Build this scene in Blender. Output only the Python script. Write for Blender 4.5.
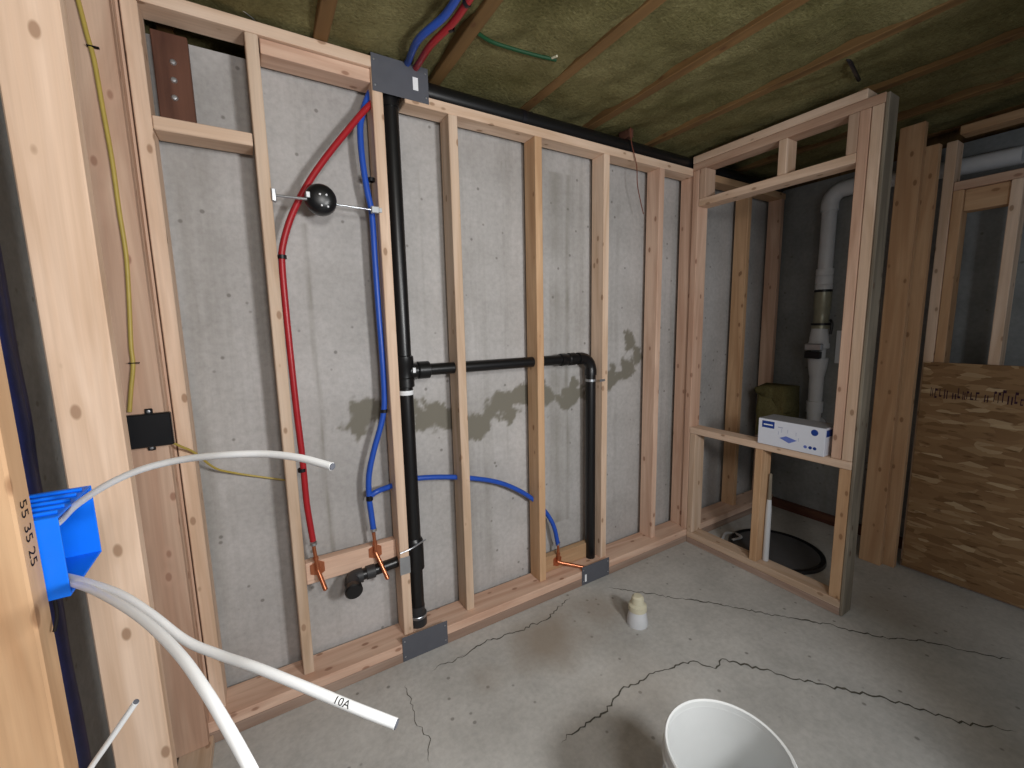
import bpy, bmesh, math, random
from mathutils import Vector, Matrix, noise
random.seed(7)
for o in list(bpy.data.objects): bpy.data.objects.remove(o)
SC = bpy.context.scene
COL = SC.collection
V = Vector

# ------------------------------------------------------------------ camera
F = 423.3
YAW, PITCH, ROLL = [math.radians(a) for a in (30.95, 7.81, 1.18)]
CAM = V((0.0, -1.632, 1.362))
fw = V((math.sin(YAW)*math.cos(PITCH), math.cos(YAW)*math.cos(PITCH), -math.sin(PITCH)))
rt0 = V((math.cos(YAW), -math.sin(YAW), 0)); dn0 = fw.cross(rt0)
rt = rt0*math.cos(ROLL) + dn0*math.sin(ROLL)
dn = dn0*math.cos(ROLL) - rt0*math.sin(ROLL)
cd = bpy.data.cameras.new('camera'); cd.sensor_width = 36; cd.lens = F/1024*36; cd.clip_start = .02
cam = bpy.data.objects.new('camera', cd); COL.objects.link(cam); SC.camera = cam
m = Matrix((rt, -dn, -fw)).transposed().to_4x4(); m.translation = CAM; cam.matrix_world = m
def ray(x, y): return rt*((x-512)/F) + dn*((y-384)/F) + fw
def onY(x, y, Y=0.): v = ray(x, y); return CAM + v*((Y-CAM.y)/v.y)
def onZ(x, y, Z=0.): v = ray(x, y); return CAM + v*((Z-CAM.z)/v.z)
def onX(x, y, X=0.): v = ray(x, y); return CAM + v*((X-CAM.x)/v.x)
def at(x, y, d): return CAM + ray(x, y)*d          # d = depth along the view axis in metres

# ------------------------------------------------------------------ light
W = bpy.data.worlds.new('world'); SC.world = W; W.use_nodes = True
W.node_tree.nodes['Background'].inputs[0].default_value = (.72, .86, 1.0, 1)
W.node_tree.nodes['Background'].inputs[1].default_value = .30
def lamp(name, kind, loc, watts, size, colour, aim=None, cone=155):
    d = bpy.data.lights.new(name, kind); d.energy = watts; d.shadow_soft_size = size; d.color = colour
    o = bpy.data.objects.new(name, d); COL.objects.link(o); o.location = loc
    if aim: o.rotation_euler = (V(aim)-V(loc)).to_track_quat('-Z', 'Y').to_euler(); d.spot_size = math.radians(cone); d.spot_blend = 1.
lamp('work_lamp_beam', 'SPOT', (.92, -2.2, 1.42), 82, .14, (1., .975, .94), (.15, 0, 1.25))      # flood lamp turned to the back wall
lamp('spill_fill', 'POINT', (.92, -2.2, 1.42), 25, .12, (.86, .93, 1.))  # cool fill added at the lamp's place, lifts the right side
lamp('second_fill_beam', 'SPOT', (.18, -2.35, 1.90), 66, .18, (1., .975, .94), (.10, 0, 1.10))  # unseen lamp added as soft fill for the left side
SC.view_settings.view_transform = 'Standard'; SC.view_settings.look = 'None'
SC.view_settings.gamma = 1; SC.view_settings.use_curve_mapping = False
SC.view_settings.exposure = 0.0

# ------------------------------------------------------------------ materials
def lin(c):
    f = lambda v: v/12.92 if v <= .04045 else ((v+.055)/1.055)**2.4
    return tuple(f(v/255) for v in c) + (1,)
class N:
    def __init__(s, name, rough=.7, spec=.3, metal=0.):
        s.m = bpy.data.materials.new(name); s.m.use_nodes = True; s.t = s.m.node_tree
        s.b = s.t.nodes['Principled BSDF']
        s.b.inputs['Roughness'].default_value = rough; s.b.inputs['Specular IOR Level'].default_value = spec
        s.b.inputs['Metallic'].default_value = metal
    def n(s, typ, **kw):
        nd = s.t.nodes.new(typ)
        for k, v in kw.items(): setattr(nd, k, v)
        return nd
    def l(s, a, b): s.t.links.new(a, b)
    def coord(s, scale=(1, 1, 1), rnd=True, typ='Object'):
        tc = s.n('ShaderNodeTexCoord'); mp = s.n('ShaderNodeMapping'); mp.inputs['Scale'].default_value = scale
        s.l(tc.outputs[typ], mp.inputs[0])
        if rnd:
            oi = s.n('ShaderNodeObjectInfo'); mu = s.n('ShaderNodeMath', operation='MULTIPLY'); mu.inputs[1].default_value = 37.
            s.l(oi.outputs['Random'], mu.inputs[0])
            cb = s.n('ShaderNodeCombineXYZ')
            for i in range(3): s.l(mu.outputs[0], cb.inputs[i])
            s.l(cb.outputs[0], mp.inputs['Location'])
        return mp.outputs[0]
    def noise(s, co, scale, detail=4, rough=.55, dist=0.):
        nd = s.n('ShaderNodeTexNoise'); nd.inputs['Scale'].default_value = scale; nd.inputs['Detail'].default_value = detail
        nd.inputs['Roughness'].default_value = rough; nd.inputs['Distortion'].default_value = dist
        s.l(co, nd.inputs['Vector']); return nd.outputs[0]
    def ramp(s, fac, stops):
        r = s.n('ShaderNodeValToRGB'); e = r.color_ramp.elements
        while len(e) < len(stops): e.new(.5)
        for i, (p, c) in enumerate(stops): e[i].position = p; e[i].color = c if isinstance(c, tuple) else (c, c, c, 1)
        s.l(fac, r.inputs[0]); return r.outputs[0]
    def mix(s, fac, a, b, mode='MIX'):
        x = s.n('ShaderNodeMix', data_type='RGBA', blend_type=mode)
        for sock, v in ((x.inputs[0], fac), (x.inputs[6], a), (x.inputs[7], b)):
            if hasattr(v, 'is_linked'): s.l(v, sock)
            else: sock.default_value = v
        return x.outputs[2]
    def bump(s, h, strength=.3, dist=.002):
        b = s.n('ShaderNodeBump'); b.inputs['Strength'].default_value = strength; b.inputs['Distance'].default_value = dist
        s.l(h, b.inputs['Height']); s.l(b.outputs[0], s.b.inputs['Normal'])
    def col(s, c):
        if hasattr(c, 'is_linked'): s.l(c, s.b.inputs['Base Color'])
        else: s.b.inputs['Base Color'].default_value = c
        return s

def wood(name, dark, light, knot=(96, 62, 40), var=.25, knots=True):
    k = N(name, .68, .25)
    a = k.noise(k.coord((9, 9, .8)), 1.6, 3, .5, 1.2)
    c = k.mix(k.ramp(a, [(.33, 0.), (.66, 1.)]), lin(dark), lin(light))
    f = k.noise(k.coord((150, 150, 3)), 1., 3)
    c = k.mix(k.ramp(f, [(.35, .86), (.65, 1.06)]), (0, 0, 0, 1), c, 'MULTIPLY') if False else k.mix(.35, c, k.mix(1., c, k.ramp(f, [(.3, .72), (.7, 1.)]), 'MULTIPLY'))
    oi = k.n('ShaderNodeObjectInfo')
    c = k.mix(1., c, k.ramp(oi.outputs['Random'], [(0., (1-var, 1-var, 1-var*1.1, 1)), (.5, (1., .96, .93, 1)), (1., (1, 1, 1, 1))]), 'MULTIPLY')
    if knots:
        vo = k.n('ShaderNodeTexVoronoi'); vo.inputs['Scale'].default_value = 1.; k.l(k.coord((17, 17, 9)), vo.inputs['Vector'])
        c = k.mix(k.ramp(vo.outputs['Distance'], [(.10, .95), (.15, 0.)]), c, lin(knot))
        c = k.mix(k.ramp(vo.outputs['Distance'], [(.12, .4), (.34, 0.)]), c, lin(dark))
    k.col(c); k.bump(f, .25, .001)
    return k.m
def plain(name, c, rough=.5, spec=.4, metal=0., nz=.12, scale=30):
    k = N(name, rough, spec, metal)
    a = k.noise(k.coord((1, 1, 1)), scale, 4)
    k.col(k.mix(1., lin(c), k.ramp(a, [(.3, 1-nz), (.7, 1.)]), 'MULTIPLY')); k.bump(a, .08, .001)
    return k.m
M = {}
M['stud'] = wood('pale_spruce', (208, 178, 152), (236, 211, 190), (122, 84, 58))
M['stud_pink'] = wood('pinkish_fir', (200, 162, 140), (226, 194, 172), (122, 80, 58))
M['stud_tan'] = wood('tan_fir', (188, 148, 112), (212, 176, 140), (112, 76, 50))
M['shadegray'] = wood('shade_gray_wood', (120, 112, 100), (158, 150, 136))  # gray holds the shade of the closet post's end; also the pipe tip
M['treated'] = wood('treated_brown_wood', (160, 134, 120), (186, 162, 148), knots=False)
M['joist'] = wood('joist_wood', (98, 74, 46), (134, 104, 66))
M['brownblock'] = wood('reddish_brown_wood', (78, 50, 40), (106, 72, 58), knots=False)
M['abs'] = plain('black_abs', (20, 20, 22), .34, .5, nz=.2)
M['blackbox'] = plain('black_plastic', (20, 21, 24), .34, .5, nz=.2)
M['rubber'] = plain('grey_rubber', (52, 52, 54), .5, .4)
M['steel'] = plain('grey_steel_plate', (88, 90, 98), .5, .4, nz=.1)
M['zinc'] = plain('zinc_steel', (200, 204, 210), .32, .5, .85)
M['copper'] = plain('copper', (206, 128, 92), .3, .5, .8)
M['red'] = plain('red_tubing', (170, 36, 44), .35, .4)
M['blue'] = plain('blue_tubing', (40, 84, 184), .35, .4)
M['clip'] = plain('black_clip', (20, 20, 26), .4, .4)
M['boxblue'] = plain('blue_box_plastic', (10, 112, 236), .4, .4, nz=.08)
M['white'] = plain('white_cable', (232, 234, 236), .4, .4, nz=.05)
M['bucket'] = plain('white_bucket_plastic', (214, 216, 216), .45, .4, nz=.06, scale=8)
M['pvc'] = plain('white_pvc', (206, 208, 212), .35, .4, nz=.06)
M['label'] = plain('white_label', (236, 238, 242), .5, .3, nz=.03)
M['yellow'] = plain('yellow_cable', (180, 158, 78), .45, .4)
M['green'] = plain('green_strap', (24, 70, 42), .5, .3)
M['ink'] = plain('black_ink', (30, 28, 28), .7, .1)
M['stampink'] = plain('purple_stamp_ink', (66, 42, 58), .8, .1, nz=.4, scale=60)
M['navy'] = plain('dark_blue_strip', (34, 48, 112), .45, .4, nz=.4, scale=20)
M['carton'] = plain('white_carton', (226, 230, 242), .5, .3, nz=.03)
M['cartonshade'] = plain('shaded_carton_top', (150, 152, 158), .5, .3, nz=.05)  # carton white darkened, the shade on its top put into colour
M['printblue'] = plain('blue_print', (30, 66, 150), .5, .3)
M['printlight'] = plain('light_blue_print', (108, 128, 206), .5, .3)
M['printfaint'] = plain('faint_print', (186, 192, 216), .5, .3)
M['brass'] = plain('brass_fitting', (150, 148, 128), .35, .5, .3)
M['wirered'] = plain('thin_red_wire', (120, 66, 50), .5, .3)
M['cream'] = plain('cream_plastic', (206, 200, 176), .6, .3)
M['crack'] = plain('floor_crack', (98, 95, 87), .95, .05, nz=.4, scale=40)
M['pitgrey'] = plain('dark_grey_lid', (86, 86, 88), .6, .3)

# concrete, stains come from a vertex attribute with the stains' own outlines
def concrete(name, base, dark, streak, stain_c):
    k = N(name, .85, .2)
    co = k.coord((1, 1, 1), rnd=False)
    big = k.noise(co, 2.2, 5, .6)
    fine = k.noise(co, 46, 5, .65)
    c = k.mix(k.ramp(big, [(.34, 0.), (.66, 1.)]), lin(dark), lin(base))
    if streak:
        st = k.noise(k.coord((7, 7, .35), rnd=False), 1., 5, .65)
        c = k.mix(k.ramp(st, [(.5, 0.), (.74, .5)]), c, lin((128, 125, 118)))
    c = k.mix(1., c, k.ramp(fine, [(.3, .84), (.62, 1.)]), 'MULTIPLY')
    vo = k.n('ShaderNodeTexVoronoi'); vo.inputs['Scale'].default_value = 13.; k.l(co, vo.inputs['Vector'])
    c = k.mix(k.ramp(vo.outputs['Distance'], [(.06, .6), (.11, 0.)]), c, lin((96, 92, 86)))
    at_ = k.n('ShaderNodeAttribute'); at_.attribute_name = 'stain'
    c = k.mix(at_.outputs['Fac'], c, lin(stain_c))
    k.col(c); k.bump(fine, .35, .003)
    return k.m
M['wallconc'] = concrete('concrete_wall', (192, 189, 188), (169, 166, 164), True, (122, 118, 108))
M['floorconc'] = concrete('concrete_floor', (200, 198, 194), (172, 170, 166), False, (148, 136, 122))
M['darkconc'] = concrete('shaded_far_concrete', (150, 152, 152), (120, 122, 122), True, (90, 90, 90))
k = N('mineral_wool', .95, .05); co = k.coord((1, 1, 1))
a = k.noise(co, 3.2, 5, .6); b = k.noise(co, 90, 4, .7)
c = k.mix(k.ramp(a, [(.32, 0.), (.68, 1.)]), lin((98, 93, 60)), lin((138, 131, 93)))
c = k.mix(k.ramp(b, [(.62, 0.), (.8, .7)]), c, lin((168, 162, 128)))
c = k.mix(1., c, k.ramp(b, [(.25, .6), (.55, 1.)]), 'MULTIPLY'); k.col(c); k.bump(b, .7, .01); M['wool'] = k.m
k = N('oriented_strand_board', .75, .2)
vo = k.n('ShaderNodeTexVoronoi'); vo.inputs['Scale'].default_value = 1.; 
nn = k.noise(k.coord((6, 6, 6), rnd=False), 2., 2)
vm = k.n('ShaderNodeVectorMath', operation='ADD'); k.l(k.coord((13, 12, 52), rnd=False), vm.inputs[0]); k.l(nn, vm.inputs[1]); k.l(vm.outputs[0], vo.inputs['Vector'])
sep = k.n('ShaderNodeSeparateColor'); k.l(vo.outputs['Color'], sep.inputs[0])
c = k.ramp(sep.outputs[0], [(0., lin((124, 94, 64))), (.35, lin((142, 110, 78))), (.7, lin((150, 118, 84))), (.92, lin((164, 134, 100))), (1., lin((190, 164, 130)))])
c = k.mix(k.ramp(k.noise(k.coord((14, 14, 60), rnd=False), 1., 4), [(.60, 0.), (.72, .75)]), c, lin((80, 52, 30)))
k.col(c); k.bump(sep.outputs[0], .3, .002); M['osb'] = k.m

# ------------------------------------------------------------------ helpers
def tag(o, label=None, cat=None, group=None, kind=None):
    if label: o['label'] = label
    if cat: o['category'] = cat
    if group: o['group'] = group
    if kind: o['kind'] = kind
    return o
def thing(name, loc, label, cat, group=None, kind=None):
    o = bpy.data.objects.new(name, None); COL.objects.link(o); o.location = loc; o.empty_display_size = .1
    return tag(o, label, cat, group, kind)
def wloc(o):
    p = V(o.location); q = o.parent
    while q: p = p + V(q.location); q = q.parent
    return p
def link(name, me, mat, parent=None, loc=(0, 0, 0), rot=None, smooth=False):
    """loc is in world space; parents are never rotated unless they are boards (then no children)"""
    if mat and not me.materials: me.materials.append(M[mat] if isinstance(mat, str) else mat)
    if smooth:
        for p in me.polygons: p.use_smooth = True
    o = bpy.data.objects.new(name, me); COL.objects.link(o)
    if parent:
        o.parent = parent; o.location = V(loc) - wloc(parent)
    else: o.location = loc
    if rot is not None: o.rotation_euler = rot.to_euler() if hasattr(rot, 'to_euler') else rot
    return o
def bm_to(bm, name):
    me = bpy.data.meshes.new(name); bmesh.ops.recalc_face_normals(bm, faces=bm.faces[:]); bm.to_mesh(me); bm.free(); return me
PERM = {'z': Matrix(((1, 0, 0), (0, 1, 0), (0, 0, 1))), 'x': Matrix(((0, 0, 1), (1, 0, 0), (0, 1, 0))), 'y': Matrix(((0, 1, 0), (0, 0, 1), (1, 0, 0)))}
def board(name, mat, parent, x0, x1, y0, y1, z0, z1, axis='z', bev=.0025, lean=(0, 0), rnd=.0):
    """a sawn timber whose grain runs along local z; lean shifts the top end (dx, dy)"""
    d = {'z': (x1-x0, y1-y0, z1-z0), 'x': (y1-y0, z1-z0, x1-x0), 'y': (z1-z0, x1-x0, y1-y0)}[axis]
    bm = bmesh.new(); bmesh.ops.create_cube(bm, size=1)
    for v in bm.verts:
        t = v.co.z + .5
        v.co = V((v.co.x*d[0] + lean[0]*t, v.co.y*d[1] + lean[1]*t, v.co.z*d[2]))
    if bev: bmesh.ops.bevel(bm, geom=bm.edges[:] + bm.verts[:], offset=bev, segments=1, affect='EDGES')
    return link(name, bm_to(bm, name), mat, parent, ((x0+x1)/2, (y0+y1)/2, (z0+z1)/2), PERM[axis])
def spline(pts, n=10):
    pts = [V(p) for p in pts]
    if len(pts) < 3: return pts
    P = [pts[0]*2-pts[1]] + pts + [pts[-1]*2-pts[-2]]; out = []
    for i in range(1, len(P)-2):
        a, b, c, d = P[i-1:i+3]
        for j in range(n):
            t = j/n
            out.append(.5*((2*b) + (c-a)*t + (2*a-5*b+4*c-d)*t*t + (3*b-a-3*c+d)*t**3))
    out.append(pts[-1]); return out
def sweep(bm, pts, r, seg=12, cap=True):
    pts = [V(p) for p in pts]; rings = []; up = None
    rr = r if isinstance(r, (list, tuple)) else [r]*len(pts)
    for i, p in enumerate(pts):
        t = (pts[min(i+1, len(pts)-1)] - pts[max(i-1, 0)]).normalized()
        if up is None: up = t.orthogonal().normalized()
        up = (up - t*up.dot(t)).normalized(); s = t.cross(up)
        rings.append([bm.verts.new(p + (up*math.cos(a) + s*math.sin(a))*rr[i]) for a in [2*math.pi*q/seg for q in range(seg)]])
    for a, b in zip(rings, rings[1:]):
        for q in range(seg): bm.faces.new((a[q], a[(q+1) % seg], b[(q+1) % seg], b[q]))
    if cap: bm.faces.new(rings[0][::-1]); bm.faces.new(rings[-1])
def autos(me, ang=40):
    for p in me.polygons: p.use_smooth = True
    bm = bmesh.new(); bm.from_mesh(me)
    for e in bm.edges:
        if len(e.link_faces) == 2 and e.calc_face_angle() > math.radians(ang): e.smooth = False
    bm.to_mesh(me); bm.free()
def tube(name, pts, r, mat, parent=None, smooth=True, n=10, seg=12, straight=False):
    P = [V(p) for p in pts]; org = P[0].copy()
    Q = P if straight else spline(P, n)
    bm = bmesh.new(); sweep(bm, [p-org for p in Q], r, seg); me = bm_to(bm, name); autos(me)
    return link(name, me, mat, parent, org)
def lathe(name, prof, mat, parent=None, loc=(0, 0, 0), axis=(0, 0, 1), seg=28, flat=35):
    """prof: list of (radius, height) along axis"""
    bm = bmesh.new(); q = V((0, 0, 1)).rotation_difference(V(axis)); rings = []
    for r, h in prof:
        if r < 1e-6: rings.append([bm.verts.new(q @ V((0, 0, h)))])
        else: rings.append([bm.verts.new(q @ V((r*math.cos(2*math.pi*i/seg), r*math.sin(2*math.pi*i/seg), h))) for i in range(seg)])
    for a, b in zip(rings, rings[1:]):
        for i in range(seg):
            j = (i+1) % seg
            if len(a) == 1 and len(b) == 1: continue
            if len(a) == 1: bm.faces.new((a[0], b[i], b[j]))
            elif len(b) == 1: bm.faces.new((a[i], b[0], a[j]))
            else: bm.faces.new((a[i], a[j], b[j], b[i]))
    me = bm_to(bm, name); autos(me, flat)
    return link(name, me, mat, parent, loc)
def box(name, mat, parent, x0, x1, y0, y1, z0, z1, bev=.0015):
    bm = bmesh.new(); bmesh.ops.create_cube(bm, size=1)
    for v in bm.verts: v.co = V((v.co.x*(x1-x0), v.co.y*(y1-y0), v.co.z*(z1-z0)))
    if bev: bmesh.ops.bevel(bm, geom=bm.edges[:] + bm.verts[:], offset=min(bev, .4*min(x1-x0, y1-y0, z1-z0)), segments=1, affect='EDGES')
    return link(name, bm_to(bm, name), mat, parent, ((x0+x1)/2, (y0+y1)/2, (z0+z1)/2))
def prism(name, mat, parent, poly, axis, a0, a1, loc=(0, 0, 0)):
    """polygon (u,v) extruded along axis from a0 to a1"""
    f = {'x': lambda u, v, a: V((a, u, v)), 'y': lambda u, v, a: V((u, a, v)), 'z': lambda u, v, a: V((u, v, a))}[axis]
    bm = bmesh.new(); A = [bm.verts.new(f(u, v, a0)) for u, v in poly]; B = [bm.verts.new(f(u, v, a1)) for u, v in poly]
    n = len(poly); bm.faces.new(A); bm.faces.new(B[::-1])
    for i in range(n): bm.faces.new((A[i], A[(i+1) % n], B[(i+1) % n], B[i]))
    return link(name, bm_to(bm, name), mat, parent, loc)
def sheet(name, mat, parent, o, u, v, nu, nv, fn=None, disp=None):
    """grid surface o + s*u + t*v; fn(point)->stain value, disp(point)->offset along normal"""
    o, u, v = V(o), V(u), V(v); nrm = u.cross(v).normalized(); vs = []; st = []
    for j in range(nv+1):
        for i in range(nu+1):
            p = o + u*(i/nu) + v*(j/nv)
            st.append(fn(p) if fn else 0.); 
            if disp: p = p + nrm*disp(p)
            vs.append(p-o)
    fs = [(j*(nu+1)+i, j*(nu+1)+i+1, (j+1)*(nu+1)+i+1, (j+1)*(nu+1)+i) for j in range(nv) for i in range(nu)]
    me = bpy.data.meshes.new(name); me.from_pydata(vs, [], fs)
    if fn:
        a = me.attributes.new('stain', 'FLOAT', 'POINT'); a.data.foreach_set('value', st)
    return link(name, me, mat, parent, o, smooth=bool(disp))
def sd(p, a, b):
    ab = b-a; t = max(0, min(1, (p-a).dot(ab)/max(ab.dot(ab), 1e-9))); return (p-a-ab*t).length

# ------------------------------------------------------------------ room shell
WY = .118                                     # face of the concrete foundation wall
st_poly = [[onY(x, y, WY).xz for x, y in pl] for pl in (
    [(362, 415), (388, 410), (420, 412), (448, 420), (470, 424), (495, 412), (520, 400), (552, 396)],
    [(560, 400), (582, 388), (605, 382), (622, 372), (636, 358), (628, 342)])]
st_w = [.068, .054]
def wall_stain(p):
    q = p.xz; s = 0
    nz = noise.fractal(V((p.x*11, 3, p.z*11)), .8, 2., 6)*.07
    for pl, w in zip(st_poly, st_w):
        d = min(sd(q, a, b) for a, b in zip(pl, pl[1:])) + nz
        s = max(s, min(1, max(0, (w-d)/.02)))
    # drips and form seams
    for xs, w, z0, z1, am in ((.19, .012, .35, 1.75, .9), (1.32, .06, .3, 2.1, .75), (1.39, .02, .3, 2.1, .8), (.62, .004, .2, 2.0, .25), (1.02, .004, .2, 2.1, .3), (1.74, .02, .3, 2.0, .3), (.9, .03, .2, .9, .18)):
        if z0 < p.z < z1:
            d = abs(p.x - xs + .012*noise.noise(V((xs*9, 0, p.z*3))))
            s = max(s, am*max(0, 1-d/w)*(.55+.6*noise.noise(V((xs*5, 1, p.z*7)))))
    return max(0, min(1, s))
wb = sheet('wall_back', 'wallconc', None, (-.42, WY, 0), (3.64, 0, 0), (0, 0, 2.25), 400, 230, wall_stain); tag(wb, 'bare grey poured concrete foundation wall behind the studs', kind='structure')
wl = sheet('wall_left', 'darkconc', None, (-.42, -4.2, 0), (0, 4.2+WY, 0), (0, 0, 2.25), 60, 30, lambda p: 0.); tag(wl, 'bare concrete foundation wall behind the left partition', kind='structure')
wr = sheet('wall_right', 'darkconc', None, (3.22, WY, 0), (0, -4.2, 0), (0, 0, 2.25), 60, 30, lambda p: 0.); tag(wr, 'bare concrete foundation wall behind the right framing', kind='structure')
rim = box('trim_1', 'joist', None, -.6, 3.5, .30, .34, 2.25, 2.62); tag(rim, 'rim joist on top of the back foundation wall', kind='structure')
led = box('trim_2', 'darkconc', None, -.42, 3.5, WY+.003, .34, 2.20, 2.249); tag(led, 'top ledge of the back foundation wall', kind='structure')
rim2 = box('trim_3', 'joist', None, 3.40, 3.44, -4.2, .30, 2.25, 2.62); tag(rim2, 'rim board on top of the right foundation wall', kind='structure')
led2 = box('trim_4', 'darkconc', None, 3.224, 3.44, -4.2, WY, 2.20, 2.249); tag(led2, 'top ledge of the right foundation wall', kind='structure')
blobs = [(onZ(555, 640).xy, .22, .8), (onZ(640, 690).xy, .25, .35), (onZ(600, 610).xy, .16, .5), (onZ(890, 610).xy, .22, .35), (onZ(480, 680).xy, .1, .4)]
def floor_stain(p):
    s = 0; w = noise.fractal(V((p.x*3, p.y*3, 0)), 1., 2., 4)*.12
    for c, r, a in blobs: s = max(s, a*max(0, min(1, (r-(p.xy-c).length+w)/(r*.9))))
    return s
fl = sheet('floor', 'floorconc', None, (-.6, -4.2, 0), (3.9, 0, 0), (0, 4.2+WY, 0), 260, 230, floor_stain); tag(fl, 'worn grey concrete basement slab with cracks', kind='structure')
def crack(pts, w):
    P = [onZ(x, y, 0) for x, y in pts]; Q = []
    for a, b in zip(P, P[1:]):
        n = max(2, int((b-a).length/.013))
        for i in range(n):
            q = a.lerp(b, i/n); s = V((-(b-a).y, (b-a).x, 0)).normalized()
            q = q + s*(random.uniform(-.008, .008) + .012*noise.noise(q*11)); Q.append((q, s))
    bm = bmesh.new(); L = []; org = Q[0][0]
    for i, (q, s) in enumerate(Q):
        e = min(1, i/4, (len(Q)-1-i)/4); ww = .62*w*e*(.3+.9*abs(noise.noise(q*8+V((4, 2, 1))))+random.uniform(0, .35))
        L.append((bm.verts.new(q+s*ww-org), bm.verts.new(q-s*ww-org)))
    for a, b in zip(L, L[1:]): bm.faces.new((a[0], a[1], b[1], b[0]))
    link('crack', bm_to(bm, 'crack'), 'crack', fl, org + V((0, 0, .0012)))
crack([(606, 586), (628, 590), (660, 596), (700, 601), (768, 614), (830, 625), (880, 637), (930, 642), (980, 654), (1023, 663)], .007)
crack([(560, 745), (590, 722), (610, 705), (622, 690), (640, 681), (668, 669), (690, 662), (714, 668), (722, 660), (760, 670), (800, 680), (850, 690), (890, 700), (940, 716), (985, 727), (1023, 733)], .0075)
crack([(455, 660), (480, 645), (512, 632), (545, 622), (556, 610), (572, 596)], .006)
crack([(405, 684), (410, 700), (418, 722), (428, 745), (434, 767)], .003)
crack([(428, 672), (445, 664), (470, 652)], .004)

ceil = thing('ceiling', (0, 0, 2.32), None, None, kind='structure'); ceil['label'] = 'joist ceiling stuffed with mineral wool batts'
JX = [-.58, -.16, .27, .69, 1.112, 1.49, 1.915, 2.33, 2.75, 3.15]
for i, x in enumerate(JX): board('joist', 'joist', ceil, x-.022, x+.022, -4.0, .29, 2.309, 2.56, 'y')
for a, b in zip(JX, JX[1:]):
    sd_ = random.uniform(0, 50)
    sheet('insulation_batt', 'wool', ceil, (a+.022, .29, 2.326), (b-a-.044, 0, 0), (0, -4.25, 0), 22, 190, disp=lambda p: .02*noise.fractal(V((p.x*5+sd_, p.y*3.2, 1)), 1., 2., 5) + .004*noise.noise(p*40))
sub = box('subfloor', 'joist', ceil, -.6, 3.45, -4.2, .34, 2.561, 2.58)

# ------------------------------------------------------------------ back stud wall
H0, HT = .08, 2.183
bw = thing('stud_wall', (1.0, .045, 0), 'long pale stud wall framed against the concrete foundation wall', 'stud wall')
board('bottom_plate', 'treated', bw, -.40, 3.20, -.045, .095, .0, .040, 'x')
board('bottom_plate', 'stud_pink', bw, -.40, 3.20, -.044, .095, .041, H0, 'x')
board('top_plate', 'stud', bw, -.40, .455, 0, .089, 2.272, 2.308, 'x')
board('top_plate', 'stud_pink', bw, .092, .43, .012, .095, 2.226, 2.270, 'x')
board('top_plate', 'stud', bw, .546, 2.30, 0, .089, HT, 2.222, 'x')
board('top_plate', 'stud_tan', bw, 2.302, 3.20, 0, .089, HT, 2.222, 'x')
TL = 2.271
board('stud', 'stud', bw, -.236, -.198, 0, .089, H0, TL)
board('stud', 'stud_pink', bw, -.280, -.240, .0, .089, H0, TL)
board('stud', 'stud', bw, .046, .082, 0, .089, H0, TL, lean=(.006, 0))
board('stud', 'stud', bw, .428, .466, 0, .089, H0, TL)
for x, mt in ((.735, 'stud'), (1.140, 'stud_tan'), (1.547, 'stud'), (1.947, 'stud_pink')): board('stud', mt, bw, x-.019, x+.019, 0, .089, H0, HT)
board('stud', 'stud_pink', bw, 2.215, 2.253, .0, .089, H0, HT)
board('stud', 'stud_tan', bw, 2.763, 2.801, 0, .089, H0, HT); board('stud', 'stud_pink', bw, 3.150, 3.188, 0, .089, H0, HT)
board('blocking', 'stud', bw, -.197, .047, 0, .089, 1.940, 1.978, 'x')
board('blocking', 'stud_pink', bw, .086, .427, .050, .088, .404, .490, 'x')
board('blocking', 'stud_tan', bw, 1.160, 1.527, .050, .088, .081, .165, 'x')
sh = board('wood_shim', 'stud', None, -.115, -.02, .03, .085, 1.979, 1.988, 'x'); tag(sh, 'thin wood offcut lying on the high block by the brown board', 'shim')
bb = thing('brown_board', (-.14, .10, 1.98), 'short reddish brown board with three screw heads in the upper left bay', 'board')
board('plank', 'brownblock', bb, -.186, -.098, .072, .112, 1.979, 2.245)
for z in (2.065, 2.115, 2.165): lathe('screw', [(0, .006), (.006, .005), (.009, .001), (.009, 0)], 'zinc', bb, (-.142+.006*(z-2.06)*10-.003, .072, z), (0, -1, 0), 12)

# ------------------------------------------------------------------ left partition
lp = thing('stud_partition', (-.28, -1.0, 0), 'stud partition running towards the camera at the left edge', 'stud wall')
board('bottom_plate', 'stud', lp, -.323, -.234, -2.6, -.047, 0, .0375, 'y')
board('top_plate', 'stud', lp, -.323, -.234, -2.6, -.001, 2.272, 2.310, 'y')
s0 = board('stud', 'stud_tan', lp, -.323, -.234, -.994, -.956, .038, 2.271)
board('stud', 'stud', lp, -.323, -.234, -.560, -.522, .038, 2.271)
board('stud', 'stud_pink', lp, -.3335, -.2445, -.085, -.047, .038, 2.271)
board('stud', 'stud_pink', lp, -.290, -.2445, -.046, -.001, .081, 2.271)
board('stud', 'stud', lp, -.323, -.234, -1.42, -1.382, .038, 2.271)

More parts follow.
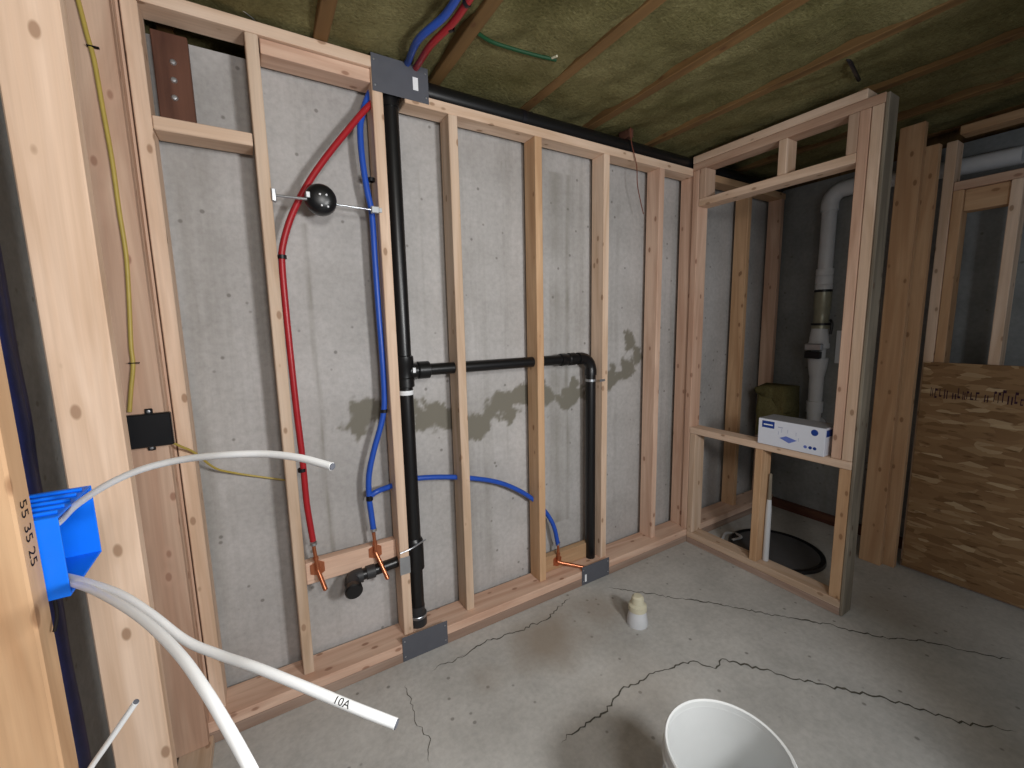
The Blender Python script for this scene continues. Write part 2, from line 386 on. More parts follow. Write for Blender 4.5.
# ------------------------------------------------------------------ closet framing
XC = 2.2
cf = thing('closet_frame', (2.245, -.43, 0), 'framed closet front with a window-like opening and a sill', 'closet frame')
board('bottom_plate', 'treated', cf, XC, XC+.089, -.86, -.046, 0, .036, 'y')
board('bottom_plate', 'stud', cf, XC, XC+.089, -.86, -.046, .037, .075, 'y')
board('top_plate', 'stud_pink', cf, XC, XC+.089, -.86, 0, 2.205, 2.243, 'y')
board('top_plate', 'stud', cf, XC-.002, XC+.089, -.80, 0, 2.244, 2.282, 'y')
CT = 2.204
board('stud', 'stud_pink', cf, XC, XC+.089, -.041, -.003, .076, CT)
board('stud', 'stud', cf, XC, XC+.089, -.082, -.044, .076, .698)
board('stud', 'stud_pink', cf, XC, XC+.089, -.082, -.044, 2.046, CT)
board('stud', 'stud_pink', cf, XC, XC+.089, -.815, -.777, .737, CT)
board('stud', 'stud', cf, XC, XC+.089, -.857, -.818, .737, CT)
board('stud', 'stud_tan', cf, XC+.004, XC+.089, -.857, -.812, .076, .698)
board('stud', 'stud_tan', cf, XC, XC+.089, -.475, -.437, .076, .698)
board('sill', 'stud', cf, XC-.003, XC+.089, -.858, -.044, .699, .736, 'y')
board('header', 'stud', cf, XC, XC+.089, -.776, -.044, 2.006, 2.045, 'y')
board('cripple', 'stud', cf, XC, XC+.089, -.50, -.462, 2.046, CT)
board('cripple', 'stud_pink', cf, XC, XC+.089, -.776, -.738, 2.046, CT)
board('shade_board', 'shadegray', cf, XC+.004, XC+.093, -.872, -.859, .0, 2.24)  # gray board added over the post end, its shade put into the colour
# foam of the closet end: the tall plank and its neighbour that close the closet side
pk1 = thing('plank_post', (2.87, -.77, 0), 'tall brown plank standing behind the closet corner post', 'post')
board('plank', 'stud_tan', pk1, 2.853, 2.891, -.797, -.70, 0, 2.30)
board('plank', 'stud_tan', pk1, 2.893, 2.931, -.845, -.756, 0.0, 2.19)

# ------------------------------------------------------------------ right wall: studs and OSB
rw = thing('stud_wall', (3.0, -1.6, 0), 'right hand stud wall with strand board on its lower half', 'stud wall')
board('bottom_plate', 'treated', rw, 2.958, 3.047, -3.6, -.85, 0, .038, 'y')
board('stud', 'stud', rw, 2.958, 3.047, -.892, -.852, .039, 2.20)
board('stud', 'stud_tan', rw, 2.958, 3.047, -.932, -.894, .039, 1.965)
for y in (-1.10, -1.52, -1.93, -2.33, -2.74, -3.15): board('stud', 'stud', rw, 2.958, 3.047, y-.019, y+.019, .039, 1.965)
board('header', 'stud_pink', rw, 2.958, 3.047, -3.6, -.894, 1.966, 2.006, 'y')
board('blocking', 'stud_tan', rw, 2.975, 3.047, -1.08, -.933, 1.865, 1.964, 'y')
board('top_plate', 'stud_tan', rw, 2.958, 3.047, -3.6, -.894, 2.222, 2.260, 'y')
ob = box('osb_panel', 'osb', rw, 2.944, 2.957, -3.3, -.862, .012, 1.135, .001)
# ink stamp along the top of the panel
bm = bmesh.new()
y = -.90
while y > -1.36:
    w = random.uniform(.006, .012); h = random.uniform(.03, .062); z = .958 + random.uniform(-.004, .006)
    pat = random.randint(0, 3)
    segs = [(y, y-w*.4, z, z+h)] + ([(y-w*.4, y-w*1.3, z+h*.75, z+h)] if pat in (0, 2) else []) + ([(y-w*.4, y-w*1.2, z, z+h*.2)] if pat in (1, 2) else []) + ([(y-w, y-w*1.4, z, z+h*.9)] if pat == 3 else [])
    for a, b, c, d in segs:
        bm.faces.new([bm.verts.new(V((2.9432, yy, zz))) for yy, zz in ((a, c), (b, c), (b, d), (a, d))])
    y -= w*1.5 + random.choice((.004, .006, .016))
link('ink_stamp', bm_to(bm, 'ink_stamp'), 'stampink', rw)

# unseen post added outside the frame to cast the shadow band on the floor
cp = thing('shadow_post', (1.42, -1.76, 0), 'unseen timber post added beside the camera to shade the floor', 'post')
for i in range(3):
    a = -.057 + i*.0385
    board('stud', 'stud', cp, 1.36+a*0, 1.45, -1.80+a, -1.80+a+.038, 0, 2.317)

# ------------------------------------------------------------------ steel nail plates
def nailplate(x0, x1, z0, z1, y, label, sticker=None):
    t = thing('nail_plate', ((x0+x1)/2, y, z0), label, 'nail plate', 'grey steel nail plates')
    pl_ = box('plate', 'steel', t, x0, x1, y-.0016, y, z0, z1, .0006)
    for sx in (x0+.01, x1-.01):
        for sz in (z0+.02, z1-.02): lathe('nail', [(0, .0016), (.003, .001), (.0035, 0)], 'zinc', pl_, (sx, y-.0016, sz), (0, -1, 0), 8)
    if sticker: box('sticker', 'label', pl_, *sticker[:2], y-.0022, y-.0017, *sticker[2:], .0)
nailplate(.430, .638, 2.195, 2.318, -.0012, 'grey steel nail plate on the top plate over the black stack', (.578, .598, 2.232, 2.276))
nailplate(.404, .600, .004, .112, -.0462, 'grey steel nail plate at the foot of the tall black stack')
nailplate(1.353, 1.545, .004, .106, -.0462, 'small dark steel nail plate beside the copper stub in the far bay', (1.372, 1.384, .02, .06))

# ------------------------------------------------------------------ black drain piping
dp = thing('drain_piping', (.503, .045, .08), 'black plastic drain and vent piping with a tee and elbows in the studs', 'drain pipe')
PX, PY = .503, .045
stp = tube('stack_pipe', [(PX, PY, .13), (PX, PY, 2.25)], .0295, 'abs', dp, straight=True, seg=28)
bcp = lathe('base_coupling', [(.0, 0), (.037, 0), (.037, .05), (.031, .052), (.031, .09)], 'rubber', dp, (PX, PY, .081))
lathe('hose_clamp', [(.0375, 0), (.039, .002), (.039, .011), (.0375, .013)], 'zinc', bcp, (PX, PY, .118))
lathe('lower_tee', [(.03, 0), (.0385, .002), (.0385, .12), (.036, .13), (.030, .14)], 'abs', dp, (PX, PY, .34))
ut = lathe('upper_tee', [(.030, 0), (.037, .003), (.037, .036), (.034, .04), (.034, .085), (.037, .09), (.037, .125), (.030, .128)], 'abs', dp, (PX, PY, 1.125))
tt = lathe('tee_branch', [(.03, 0), (.030, .05), (.036, .055), (.036, .10), (.032, .103)], 'abs', ut, (PX, PY, 1.19), (1, 0, 0))
lathe('white_label', [(.0298, 0), (.0300, 0.001), (.0300, .017), (.0298, .018)], 'label', stp, (PX, PY, 1.095))
box('tag', 'label', ut, PX+.022, PX+.034, PY-.039, PY-.036, 1.185, 1.205, .0005)
tube('branch_pipe', [(PX+.06, PY, 1.19), (1.42, PY, 1.19)], .0245, 'abs', dp, straight=True, seg=24)
lathe('coupling', [(.0245, 0), (.031, .002), (.031, .03), (.028, .035), (.028, .05), (.032, .055), (.032, .09), (.0245, .092)], 'abs', dp, (1.285, PY, 1.19), (1, 0, 0))
VX = 1.490
arc = [V((1.40, PY, 1.19)), V((1.425, PY, 1.19))] + [V((1.425+.062*math.sin(a), PY, 1.19-.062*(1-math.cos(a)))) for a in [math.pi/2*i/9 for i in range(1, 10)]] + [V((1.487, PY, 1.10))]
tube('elbow', arc, [.031]*2 + [.029]*8 + [.031]*2, 'abs', dp, straight=True, seg=24)
tube('drop_pipe', [(VX-.003, PY, 1.12), (VX, PY, .081)], .0265, 'abs', dp, straight=True, seg=24)
lathe('strap', [(.027, 0), (.0285, .001), (.0285, .013), (.027, .014)], 'zinc', dp, (VX-.002, PY, 1.065))
box('strap_tail', 'zinc', dp, 1.51, 1.545, -.0016, -.0004, 1.066, 1.078, .0004)
tube('vent_pipe', [(.64, .047, 2.259), (3.19, .047, 2.259)], .036, 'abs', dp, straight=True, seg=24)
tube('vent_elbow', [(PX, PY, 2.17), (PX, PY, 2.21), (PX+.02, PY, 2.245), (PX+.07, PY, 2.259), (PX+.15, .047, 2.259)], .0335, 'abs', dp, seg=20)
for x in (1.07, 1.71): lathe('pipe_strap', [(.036, 0), (.0375, .001), (.0375, .02), (.036, .021)], 'clip', dp, (x, .047, 2.259), (1, 0, 0))
# trap arm through the stud with its cap
tube('trap_arm', [(PX, PY, .40), (.30, .040, .387), (.275, .040, .386)], .022, 'abs', dp, straight=True, seg=20)
lathe('arm_hub', [(.022, 0), (.027, .002), (.027, .035), (.022, .037)], 'rubber', dp, (.335, .041, .388), (-1, 0, 0))
tube('trap_elbow', [(.285, .040, .386), (.262, .040, .386), (.246, .032, .384), (.240, .012, .378), (.239, -.012, .372)], .0285, 'rubber', dp, seg=20)
lathe('end_cap', [(.031, 0), (.033, .003), (.033, .022), (.029, .027), (0, .029)], 'abs', dp, (.239, -.008, .372), (-.03, -1, -.15))
box('stud_shoe', 'zinc', dp, .425, .468, -.003, -.0006, .355, .43, .0005)
tube('stack_clamp', [(.428, -.004, .452), (.47, -.004, .459), (.505, .005, .464), (.545, .02, .468)], .0035, 'zinc', dp, seg=8)

# ------------------------------------------------------------------ red and blue water tubing
def clip(p, parent, d=(0, 0, 1), r=.0125):
    lathe('clip', [(r*.9, 0), (r*1.15, .001), (r*1.15, .013), (r*.9, .014)], 'clip', parent, p, d, 14)
def ear(top, c, stub, parent, plate_y):
    tube('copper_riser', [top, V(top).lerp(V(c), .55), V(c)], .0068, 'copper', parent, seg=12)
    lathe('collar', [(.007, 0), (.0095, .001), (.0095, .012), (.007, .013)], 'copper', parent, V(top).lerp(V(c), .45), V(c)-V(top), 14)
    w = .031; cx, cz = c[0], c[2]
    poly = [(cx+w*math.cos(a), cz+w*math.sin(a)) for a in [math.radians(v) for v in (35, 80, 145, 215, 280, 325)]]
    prism('ear_plate', 'copper', parent, poly, 'y', plate_y-.003, plate_y)
    tube('stub', [V(c)+V((0, .01, .01)), V(c), V(c).lerp(V(stub), .5), V(stub)], .0085, 'copper', parent, seg=12)
    lathe('stub_cap', [(.0088, 0), (.0088, .006), (.005, .010), (0, .011)], 'copper', parent, stub, V(stub)-V(c), 12)
YR = .034
rl = thing('red_water_line', tuple(onY(314, 545, YR)), 'red water tubing with copper stub running down beside the stud', 'water line')
rp = [(374, 92), (363, 112), (347, 131), (330, 152), (314, 174), (301, 196), (290, 220), (283, 245), (282, 262), (285, 300), (290.5, 355), (296.5, 410), (301.5, 450), (304, 475), (307, 505), (313, 541)]
RP = [onY(x, y, YR) for x, y in rp]
RP = [V((.500, .03, 2.30)), V((.475, .03, 2.235))] + RP[1:]
tube('tube', [onZ(484, -24, 2.284), onZ(455, 20, 2.284), onZ(430, 46, 2.286), V((.590, .035, 2.312)), V((.535, .05, 2.290)), V((.480, .045, 2.25)), V((.452, .035, 2.19))] + RP[2:], .0108, 'red', rl, seg=14)
for x, y in ((449, 28), (465, 3)): clip(onZ(x, y, 2.285), rl, (.42, -.9, 0), .0118)
for x, y in ((282, 257), (302, 470)): clip(onY(x, y, YR)-V((0, 0, .007)), rl)
ear(onY(313.5, 545, .034), onY(318, 570, .034), onY(325, 588, -.005), rl, .05)
lathe('crimp_ring', [(.0116, 0), (.0126, .001), (.0126, .010), (.0116, .011)], 'zinc', rl, onY(313.5, 543, YR)-V((0, 0, .008)), (0, 0, 1), 14)
bl = thing('blue_water_line', tuple(onY(373, 530, .04)), 'blue water tubing with a branch to the far copper stub', 'water line')
YB = .042
bp = [(361, 120), (360.5, 140), (363, 165), (367, 190), (372, 215), (375, 260), (378.5, 310), (382, 355), (384, 390), (384, 408), (381, 425), (374, 450), (369, 475), (369, 497), (371, 512), (373.5, 530)]
tube('tube', [onZ(470, -26, 2.284), onZ(446, 14, 2.284), onZ(418, 40, 2.286), V((.560, .02, 2.318)), V((.50, .05, 2.285)), V((.455, .06, 2.24)), V((.424, .05, 2.19))] + [onY(x, y, YB) for x, y in bp], .0112, 'blue', bl, seg=14)
for x, y in ((371, 180), (384, 411)): clip(onY(x, y, YB)-V((0, 0, .007)), bl)
lathe('tee', [(.011, 0), (.0135, .002), (.0135, .020), (.011, .022)], 'clip', bl, onY(369.5, 498, YB)-V((0, 0, .011)))
br = [(370, 496), (378, 491), (390, 486.5), (405, 481), (420, 478), (445, 477), (470, 478), (497, 482), (518, 490), (535, 501), (547, 514), (554, 527), (558, 545)]
tube('branch_tube', [onY(x, y, .062) if 1 < i < 11 else onY(x, y, YB) for i, (x, y) in enumerate(br)], .0112, 'blue', bl, seg=14)
ear(onY(373.5, 532, .04), onY(376, 553, .036), onY(387, 577, -.01), bl, .05)
ear(onY(558, 545, .036), V((1.265, .036, .125)), V((1.372, -.03, .095)), bl, .05)
for p in (onY(373.5, 529, .042), onY(558, 543, .042)): lathe('crimp_ring', [(.0116, 0), (.0126, .001), (.0126, .010), (.0116, .011)], 'zinc', bl, p-V((0, 0, .008)), (0, 0, 1), 14)

# ------------------------------------------------------------------ round black light box on a bar hanger
eb = thing('light_box', (.23, .0, 1.75), 'round black fixture box on a metal bar hanger between two studs', 'electrical box')
bc = V((.231, -.012, 1.800)); ax = V((-.10, -1, -.05)).normalized()
lathe('box_body', [(0, 0), (.049, 0), (.051, .004), (.0505, .022), (.047, .036), (.038, .046), (.02, .051), (0, .052)], 'blackbox', eb, bc - ax*.022, ax, 36)
for dx, dz in ((-.006, .008), (.014, .008), (-.002, -.026), (.017, -.028)):
    lathe('screw', [(0, .005), (.003, .004), (.0038, 0)], 'label', eb, bc + V((dx, -.031-(.0 if dz > 0 else -.004), dz)), ax, 10)
box('bracket', 'zinc', eb, .183, .197, -.036, -.020, 1.795, 1.815, .002)
tube('hanger_bar', [(.095, -.004, 1.797), (.19, -.022, 1.793)], .0045, 'zinc', eb, straight=True, seg=10)
tube('hanger_bar', [(.270, .0, 1.793), (.418, .002, 1.789)], .0035, 'zinc', eb, straight=True, seg=10)
box('end_bracket', 'zinc', eb, .0852, .0985, -.010, .012, 1.778, 1.818, .002)
box('end_bracket', 'zinc', eb, .400, .4275, -.006, .010, 1.778, 1.802, .002)
box('end_tab', 'zinc', eb, .424, .438, -.004, -.0006, 1.782, 1.798, .0008)

# ------------------------------------------------------------------ yellow cable and black junction box on the corner stud
yl = thing('yellow_cable', tuple(onY(130, 408, -.09)), 'yellow electrical cable stapled down the corner stud to a black box', 'cable')
tube('cable', [onY(x, y, -.0905) for x, y in ((70, -25), (78, 0), (87, 35), (94, 60), (103, 110), (112, 160), (119, 210), (126, 255), (129, 300), (131, 345), (133, 365), (131, 390), (129.5, 412))], .0052, 'yellow', yl, seg=10)
for x, y in ((93, 47), (134, 363)): 
    p = onY(x, y, -.092); box('staple', 'ink', yl, p.x-.012, p.x+.012, p.y-.005, p.y+.003, p.z-.0015, p.z+.0015, .0005)
tube('cable_tail', [onY(171, 442, -.086), onY(180, 446, -.06), onY(195, 453, -.02), onY(215, 468, .05), onY(235, 473, .085), onY(262, 477, .10), onY(292, 481, .104)], .0036, 'yellow', yl, seg=8)
JA, JB = onY(128, 449, -.088), onY(171, 411, -.088)
jb = thing('junction_box', ((JA.x+JB.x)/2, -.09, JA.z), 'flat black junction box screwed to the corner stud by the yellow cable', 'electrical box')
box('body', 'blackbox', jb, JA.x+.002, JB.x, -.106, -.086, JA.z, JB.z, .003)
for x, z in (((JA.x+JB.x)/2+.003, JB.z+.005), ((JA.x+JB.x)/2-.001, JA.z-.005)):
    lg = box('lug', 'blackbox', jb, x-.009, x+.009, -.091, -.0855, z-.008, z+.008, .002)
    lathe('screw', [(0, .003), (.004, .002), (.005, 0)], 'zinc', lg, (x, -.091, z), (0, -1, 0), 10)

# ------------------------------------------------------------------ blue outlet box and white cables
ob_ = thing('outlet_box', (-.26, -.9, 1.05), 'blue plastic two-gang outlet box nailed to the nearest left stud', 'electrical box')
x0, x1, y0, y1, z0, z1 = -.312, -.216, -.955, -.834, 1.052, 1.152; t = .003
box('back', 'boxblue', ob_, x0, x0+t, y0, y1, z0, z1, .0008)
box('side', 'boxblue', ob_, x0+t, x1, y0, y0+t, z0, z1, .0008); box('side', 'boxblue', ob_, x0+t, x1, y1-t, y1, z0, z1, .0008)
box('top', 'boxblue', ob_, x0+t, x1, y0+t, y1-t, z1-t, z1, .0008); box('bottom', 'boxblue', ob_, x0+t, x1, y0+t, y1-t, z0, z0+t, .0008)
for i in range(5): box('rib', 'boxblue', ob_, x0+.01, x1-.004, y0+.014+i*.021, y0+.018+i*.021, z1, z1+.004, .0008)
box('divider', 'boxblue', ob_, x0+t, x1-.045, -.896, -.893, z0+t, z1-t, .0005)
tube('nail', [(-.231, -.952, 1.050), (-.228, -.962, 1.036), (-.229, -.972, 1.022)], .0018, 'ink', ob_, seg=8)
def cable(pts, label, rr=.0041):
    P = [p if isinstance(p, Vector) else at(*p) for p in pts]
    c = thing('white_cable', tuple(P[0]), label, 'cable', 'white cables from the blue outlet box')
    sh_ = tube('sheath', P, rr, 'white', c, seg=14); d = (P[-1]-P[-2]).normalized()
    lathe('cut_end', [(rr*.9, 0), (rr*.9, .001), (rr*.3, .0015), (0, .0012)], 'steel', sh_, P[-1], d, 12)
    return c, P
c1, _ = cable([V((-.29, -.90, 1.12)), V((-.25, -.925, 1.130)), (55, 525, .545), (75, 506, .535), (105, 486, .52), (140, 470, .51), (180, 460, .50), (225, 455, .48), (265, 454, .47), (300, 458, .455), (332, 466.5, .44)], 'upper white cable arching out of the blue outlet box, ending near the red line')
c2, P2 = cable([V((-.29, -.90, 1.08)), V((-.25, -.93, 1.079)), (62, 576, .53), (90, 583, .50), (120, 594, .47), (150, 613, .44), (185, 640, .41), (220, 655, .39), (255, 667, .37), (300, 685, .355), (350, 706, .345), (396, 724, .34)], 'middle white cable with a handwritten mark drooping to the right')
c3, _ = cable([V((-.29, -.88, 1.07)), V((-.25, -.932, 1.073)), (62, 581, .53), (90, 589, .48), (120, 604, .43), (150, 625, .39), (180, 655, .35), (205, 690, .32), (228, 728, .30), (250, 768, .285), (265, 800, .28)], 'lowest white cable from the blue box running off the bottom of the view')
c4, _ = cable([V((-.226, -1.05, .70)), (62, 815, .52), (88, 772, .52), (110, 740, .515), (136, 702, .51)], 'short white cable end sticking up at the lower left edge', .0034)
# handwriting, wrapped on the cable jacket
def text_mesh(s, size):
    cu = bpy.data.curves.new('lettering', 'FONT'); cu.body = s; cu.size = size; cu.resolution_u = 3
    o = bpy.data.objects.new('lettering_tmp', cu); COL.objects.link(o); bpy.context.view_layer.update()
    me = bpy.data.meshes.new_from_object(o.evaluated_get(bpy.context.evaluated_depsgraph_get())); bpy.data.objects.remove(o); return me
me = text_mesh('10A', .0088)
bm = bmesh.new(); bm.from_mesh(me); bmesh.ops.triangulate(bm, faces=bm.faces[:])
for q in range(4): bmesh.ops.subdivide_edges(bm, edges=[e for e in bm.edges if e.calc_length() > .0008], cuts=1); bmesh.ops.triangulate(bm, faces=bm.faces[:])
bm.to_mesh(me); bm.free()
Q2 = spline(P2); A = min(Q2, key=lambda p: (p-at(334, 699.5, .348)).length); i0 = Q2.index(A)
def along(u):
    i = i0
    while i < len(Q2)-2 and u > (Q2[i+1]-Q2[i]).length: u -= (Q2[i+1]-Q2[i]).length; i += 1
    d = (Q2[i+1]-Q2[i]).normalized(); return Q2[i] + d*u, d
for v in me.vertices:
    c, d = along(v.co.x); tc = CAM-c; tc = (tc-d*tc.dot(d)).normalized(); up = d.cross(tc)
    if up.z < 0: up = -up
    a = (v.co.y-.0030)/.0044 + .1
    v.co = c + up*(math.sin(a)*.00425) + tc*(math.cos(a)*.00425) - A
me.materials.clear(); link('lettering', me, 'ink', c2, A)
# pencilled figures on the edge of the nearest stud
me = text_mesh('55 35 25', .022); 
for v in me.vertices: v.co = V((0, v.co.y, -v.co.x))    # runs down the stud edge
me.materials.clear(); link('lettering', me, 'ink', lp, (-.2336, -.982, 1.185))

# wavy dark blue strip on the left wall, behind the nearest stud
tb = sheet('tarp', 'navy', None, (-.412, -.60, .02), (0, .235, 0), (0, 0, 1.62), 30, 40, disp=lambda p: .006*math.sin(p.y*75+p.z*1.2)+.004*noise.noise(p*6))
sm = tb.modifiers.new('thickness', 'SOLIDIFY'); sm.thickness = .002
tag(tb, 'dark blue tarp strip hanging on the left foundation wall', 'tarp')

# ------------------------------------------------------------------ bucket, floor stub, small bits
bk = thing('bucket', (.861, -1.144, 0), 'white plastic bucket standing on the floor, cut by the bottom edge', 'bucket')
R = .1415
lathe('pail', [(0, .004), (.118, .004), (.120, 0), (.124, .002), (R-.006, .350), (R-.006, .352), (R-.0085, .352), (.1205, .006), (0, .0055)], 'bucket', bk, (.861, -1.144, 0), seg=64)
lathe('rim', [(R-.0065, .330), (R+.004, .330), (R+.004, .334), (R-.001, .336), (R-.001, .361), (R, .367), (R-.003, .370), (R-.0075, .367), (R-.0082, .352)], 'bucket', bk, (.861, -1.144, 0), seg=64)
lathe('rib', [(R-.008, 0), (R+.001, 0), (R+.001, .004), (R-.008, .004)], 'bucket', bk, (.861, -1.144, .295), seg=64)
for s in (-1, 1): lathe('handle_ear', [(.012, 0), (.012, .006), (.006, .009), (0, .009)], 'bucket', bk, (.861+s*(R-.008)*.8, -1.144-s*(R-.008)*.6, .310), (s*.8, -s*.6, 0), 14)
hp = []
for i in range(17):
    a = math.pi*i/16; hp.append(V((.861, -1.144, .315)) + V((.8, -.6, 0))*math.cos(a)*(R+.004) + V((-.6, -.8, 0))*math.sin(a)*(R+.010) + V((0, 0, -math.sin(a)*.13)))
tube('wire_handle', hp, .002, 'zinc', bk, seg=8, straight=True)
sb = thing('pipe_stub', (1.385, -.395, 0), 'short pale plastic pipe stub poking up from the slab', 'pipe stub')
lathe('stub', [(0, 0), (.046, 0), (.047, .010), (.043, .040), (.038, .060), (.036, .070)], 'pvc', sb, (1.385, -.395, 0))
lathe('cap', [(.034, 0), (.041, .003), (.040, .026), (.030, .034), (.026, .062), (.018, .070), (0, .072)], 'cream', sb, (1.385, -.395, .068))
gw = thing('green_strap', tuple(onZ(478, 34, 2.318)), 'dark green strap stuck to the insulation between the joists', 'strap')
tube('strap', [onZ(x, y, 2.317) for x, y in ((476, 32), (490, 41), (510, 48), (535, 55), (556, 60))], .006, 'green', gw, seg=8)
tube('frayed_end', [onZ(552, 58, 2.316), onZ(557, 56, 2.312)], .004, 'cream', gw, straight=True, seg=6)
hw = tube('hanging_wire', [(1.69, -.012, 2.335), (1.70, -.010, 2.26), onY(636.5, 165, -.012), onY(637.5, 185, -.010), onY(640.5, 201, -.006), onY(643.5, 214, -.004)], .0022, 'wirered', None, seg=8)
tag(hw, 'thin reddish wire dangling from the ceiling over the vent pipe', 'wire')
hb = board('hanger_block', 'brownblock', None, 1.70, 1.735, .01, .08, 2.297, 2.345); tag(hb, 'small dark block wedged above the vent pipe', 'block')
cw = tube('ceiling_wire', [onZ(846, 55, 2.325), onZ(850, 62, 2.305), onZ(855, 72, 2.300), onZ(859, 80, 2.318)], .007, 'clip', None, seg=8); tag(cw, 'short black wire loop hanging under the ceiling above the closet', 'wire')
gwz = tube('grey_wire', [onZ(228, -4, 2.332), onZ(240, 8, 2.322), onZ(250, 16, 2.320), onZ(262, 26, 2.330)], .0018, 'zinc', None, seg=6); tag(gwz, 'thin grey wire above the upper left top plate', 'wire')

# ------------------------------------------------------------------ closet contents
ct = thing('carton', (2.25, -.605, .736), 'white cardboard carton with blue print standing on the closet sill', 'carton')
cx0, cx1, cy0, cy1, cz0, cz1 = 2.185, 2.325, -.755, -.455, .7365, .868
cb_ = box('body', 'carton', ct, cx0, cx1, cy0, cy1, cz0, cz1, .001)
box('lid', 'cartonshade', ct, cx0+.002, cx1-.002, cy0+.002, cy1-.002, cz1, cz1+.0015, .0004)  # thin top face in the shade-darkened carton colour
def pr(name, mat, a0, a1, b0, b1, lift=.0006):   # print on the front: a along length from the left end, b up
    box(name, mat, cb_, cx0-lift, cx0-lift+.0005, cy1-a1, cy1-a0, cz0+b0, cz0+b1, 0)
pr('logo_panel', 'printblue', .018, .078, .088, .122); pr('logo_line', 'label', .026, .070, .101, .107, .0011)
pr('print_line', 'printfaint', .096, .118, .098, .103)
prism('lamp_picture', 'printlight', cb_, [(cy1-.105, cz0+.048), (cy1-.135, cz0+.062), (cy1-.185, cz0+.050), (cy1-.150, cz0+.030)], 'x', cx0-.0008, cx0-.0003)
for a, b in ((.098, .075), (.112, .088), (.140, .090), (.178, .084), (.190, .060)): pr('sketch_line', 'printfaint', a, a+.002, b-.012, b+.006)
lathe('round_badge', [(0, .0007), (.015, .0007), (.015, 0)], 'printblue', cb_, (cx0-.0003, cy1-.257, cz0+.105), (-1, 0, 0), 20)
for a in (.222, .243, .262): lathe('icon', [(0, .0007), (.0075, .0007), (.0075, 0)], 'printblue' if a > .23 else 'printlight', cb_, (cx0-.0003, cy1-a, cz0+.030), (-1, 0, 0), 14)
box('end_print', 'printblue', cb_, cx0+.012, cx0+.07, cy0-.0006, cy0-.0001, cz0+.09, cz0+.122, 0)
wp = thing('discharge_pipe', (3.14, -.30, .75), 'white plastic discharge pipe with check valve inside the closet', 'pipe')
QX, QY = 3.14, -.296
tube('pipe', [(QX, QY, 1.66), (QX, QY, 2.07)], .040, 'pvc', wp, straight=True, seg=24)
tube('elbow', [(QX, QY, 2.03), (QX, QY, 2.08), (QX, QY-.012, 2.115), (QX, QY-.045, 2.142), (QX, QY-.09, 2.148), (QX, QY-.13, 2.148)], .047, 'pvc', wp, seg=24)
tube('overhead_pipe', [(QX, QY-.10, 2.148), (QX, -.90, 2.112), (QX, -1.075, 2.105)], .040, 'pvc', wp, straight=True, seg=24)
lathe('ribbed_coupling', [(.040, 0), (.047, .002), (.047, .03), (.044, .035), (.047, .04), (.047, .085), (.044, .09), (.047, .095), (.047, .13), (.04, .132)], 'pvc', wp, (QX, QY, 1.55))
lathe('band_clamp', [(.047, 0), (.049, .001), (.049, .014), (.047, .015)], 'clip', wp, (QX, QY, 1.535))
lathe('check_valve', [(.04, 0), (.050, .002), (.050, .03), (.042, .05), (.042, .12), (.047, .13), (.047, .235), (.036, .24)], 'brass', wp, (QX, QY, 1.30))
lathe('band_clamp', [(.050, 0), (.055, .001), (.055, .014), (.05, .015)], 'clip', wp, (QX, QY, 1.325))
lathe('union', [(.05, 0), (.060, .004), (.060, .03), (.054, .04), (.050, .09), (.044, .13)], 'pvc', wp, (QX-.01, QY, 1.175))
box('valve_handle', 'zinc', wp, QX-.085, QX-.055, QY-.05, QY+.05, 1.165, 1.21, .006)
box('valve_cap', 'clip', wp, QX-.09, QX-.058, QY-.045, QY+.045, 1.115, 1.160, .004)
lathe('reducer', [(.040, 0), (.044, .02), (.052, .07), (.056, .12), (.052, .125)], 'pvc', wp, (QX, QY, .99))
tube('lower_pipe', [(QX, QY, .82), (QX, QY, 1.18)], .040, 'pvc', wp, straight=True, seg=24)
lathe('coupling', [(.040, 0), (.047, .002), (.047, .075), (.040, .077)], 'pvc', wp, (QX, QY, .752))
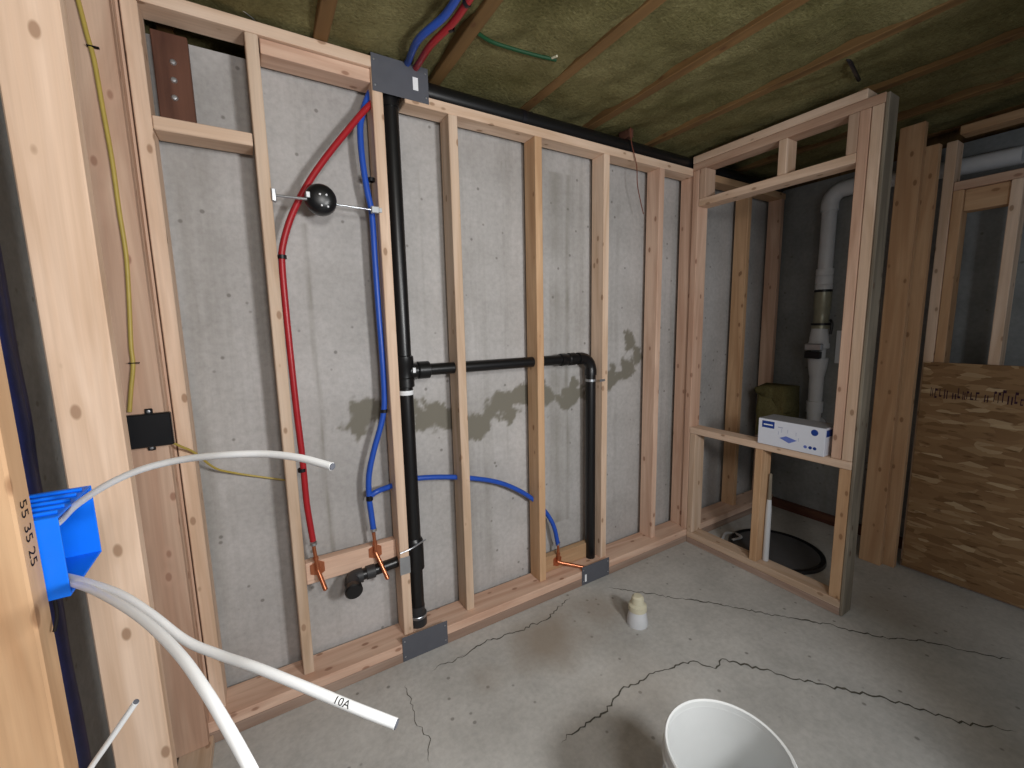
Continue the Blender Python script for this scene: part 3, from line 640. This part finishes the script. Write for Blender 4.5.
tube('wall_leg', [(QX, QY, .83), (QX, QY, .72), (QX+.02, QY, .68), (QX+.085, QY, .67)], .040, 'pvc', wp, seg=20)
tube('cord', [(QX-.02, QY-.06, 1.36), (QX-.03, QY-.075, 1.33), (QX-.03, QY-.07, 1.27)], .008, 'clip', wp, seg=8)
pn = thing('wall_plate', (3.214, -.37, 1.1), 'small pale plate on the concrete beside the white pipe', 'wall plate'); box('plate', 'pvc', pn, 3.208, 3.2195, -.455, -.36, 1.08, 1.29, .002)
for z in (1.11, 1.26): lathe('screw', [(0, .002), (.004, .0015), (.005, 0)], 'zinc', pn, (3.208, -.41, z), (-1, 0, 0), 10)
iw = sheet('insulation_scrap', 'wool', None, (3.05, -.24, .60), (0, .22, 0), (.02, 0, .33), 10, 12, disp=lambda p: -.03*noise.noise(p*9))
sm = iw.modifiers.new('thickness', 'SOLIDIFY'); sm.thickness = .15; sm.offset = -1
tag(iw, 'olive mineral wool scrap behind the carton at the closet wall', 'insulation')
pt = thing('sump_pit', (2.42, -.42, 0), 'sump pit lid with a black rim in the closet floor', 'sump pit')
lathe('lid', [(0, .012), (.222, .012), (.222, .001)], 'pitgrey', pt, (2.545, -.40, 0.001), seg=48)
lathe('rim', [(.224, .001), (.224, .018), (.236, .022), (.246, .018), (.250, .001)], 'blackbox', pt, (2.545, -.40, 0.0), seg=48)
tube('hose', [(2.40, -.16, .012), (2.46, -.14, .022), (2.52, -.16, .014), (2.50, -.22, .02), (2.42, -.2, .012)], .008, 'pvc', pt, seg=8)
ps = thing('white_pipe', (2.25, -.51, .076), 'white plastic pipe standing on the closet bottom plate behind the short stud', 'pipe')
tube('pipe', [(2.262, -.492, .077), (2.265, -.491, .36), (2.266, -.490, .42)], [.015, .014, .011], 'pvc', ps, straight=True, seg=16)
lathe('tip', [(.011, 0), (.009, .06), (.007, .14), (0, .145)], 'shadegray', ps, (2.266, -.490, .42), seg=14)
kb = board('kick_board', 'brownblock', None, 3.175, 3.215, -.85, -.005, 0, .06, 'y'); tag(kb, 'brown treated board on the floor along the closet concrete wall', 'board')
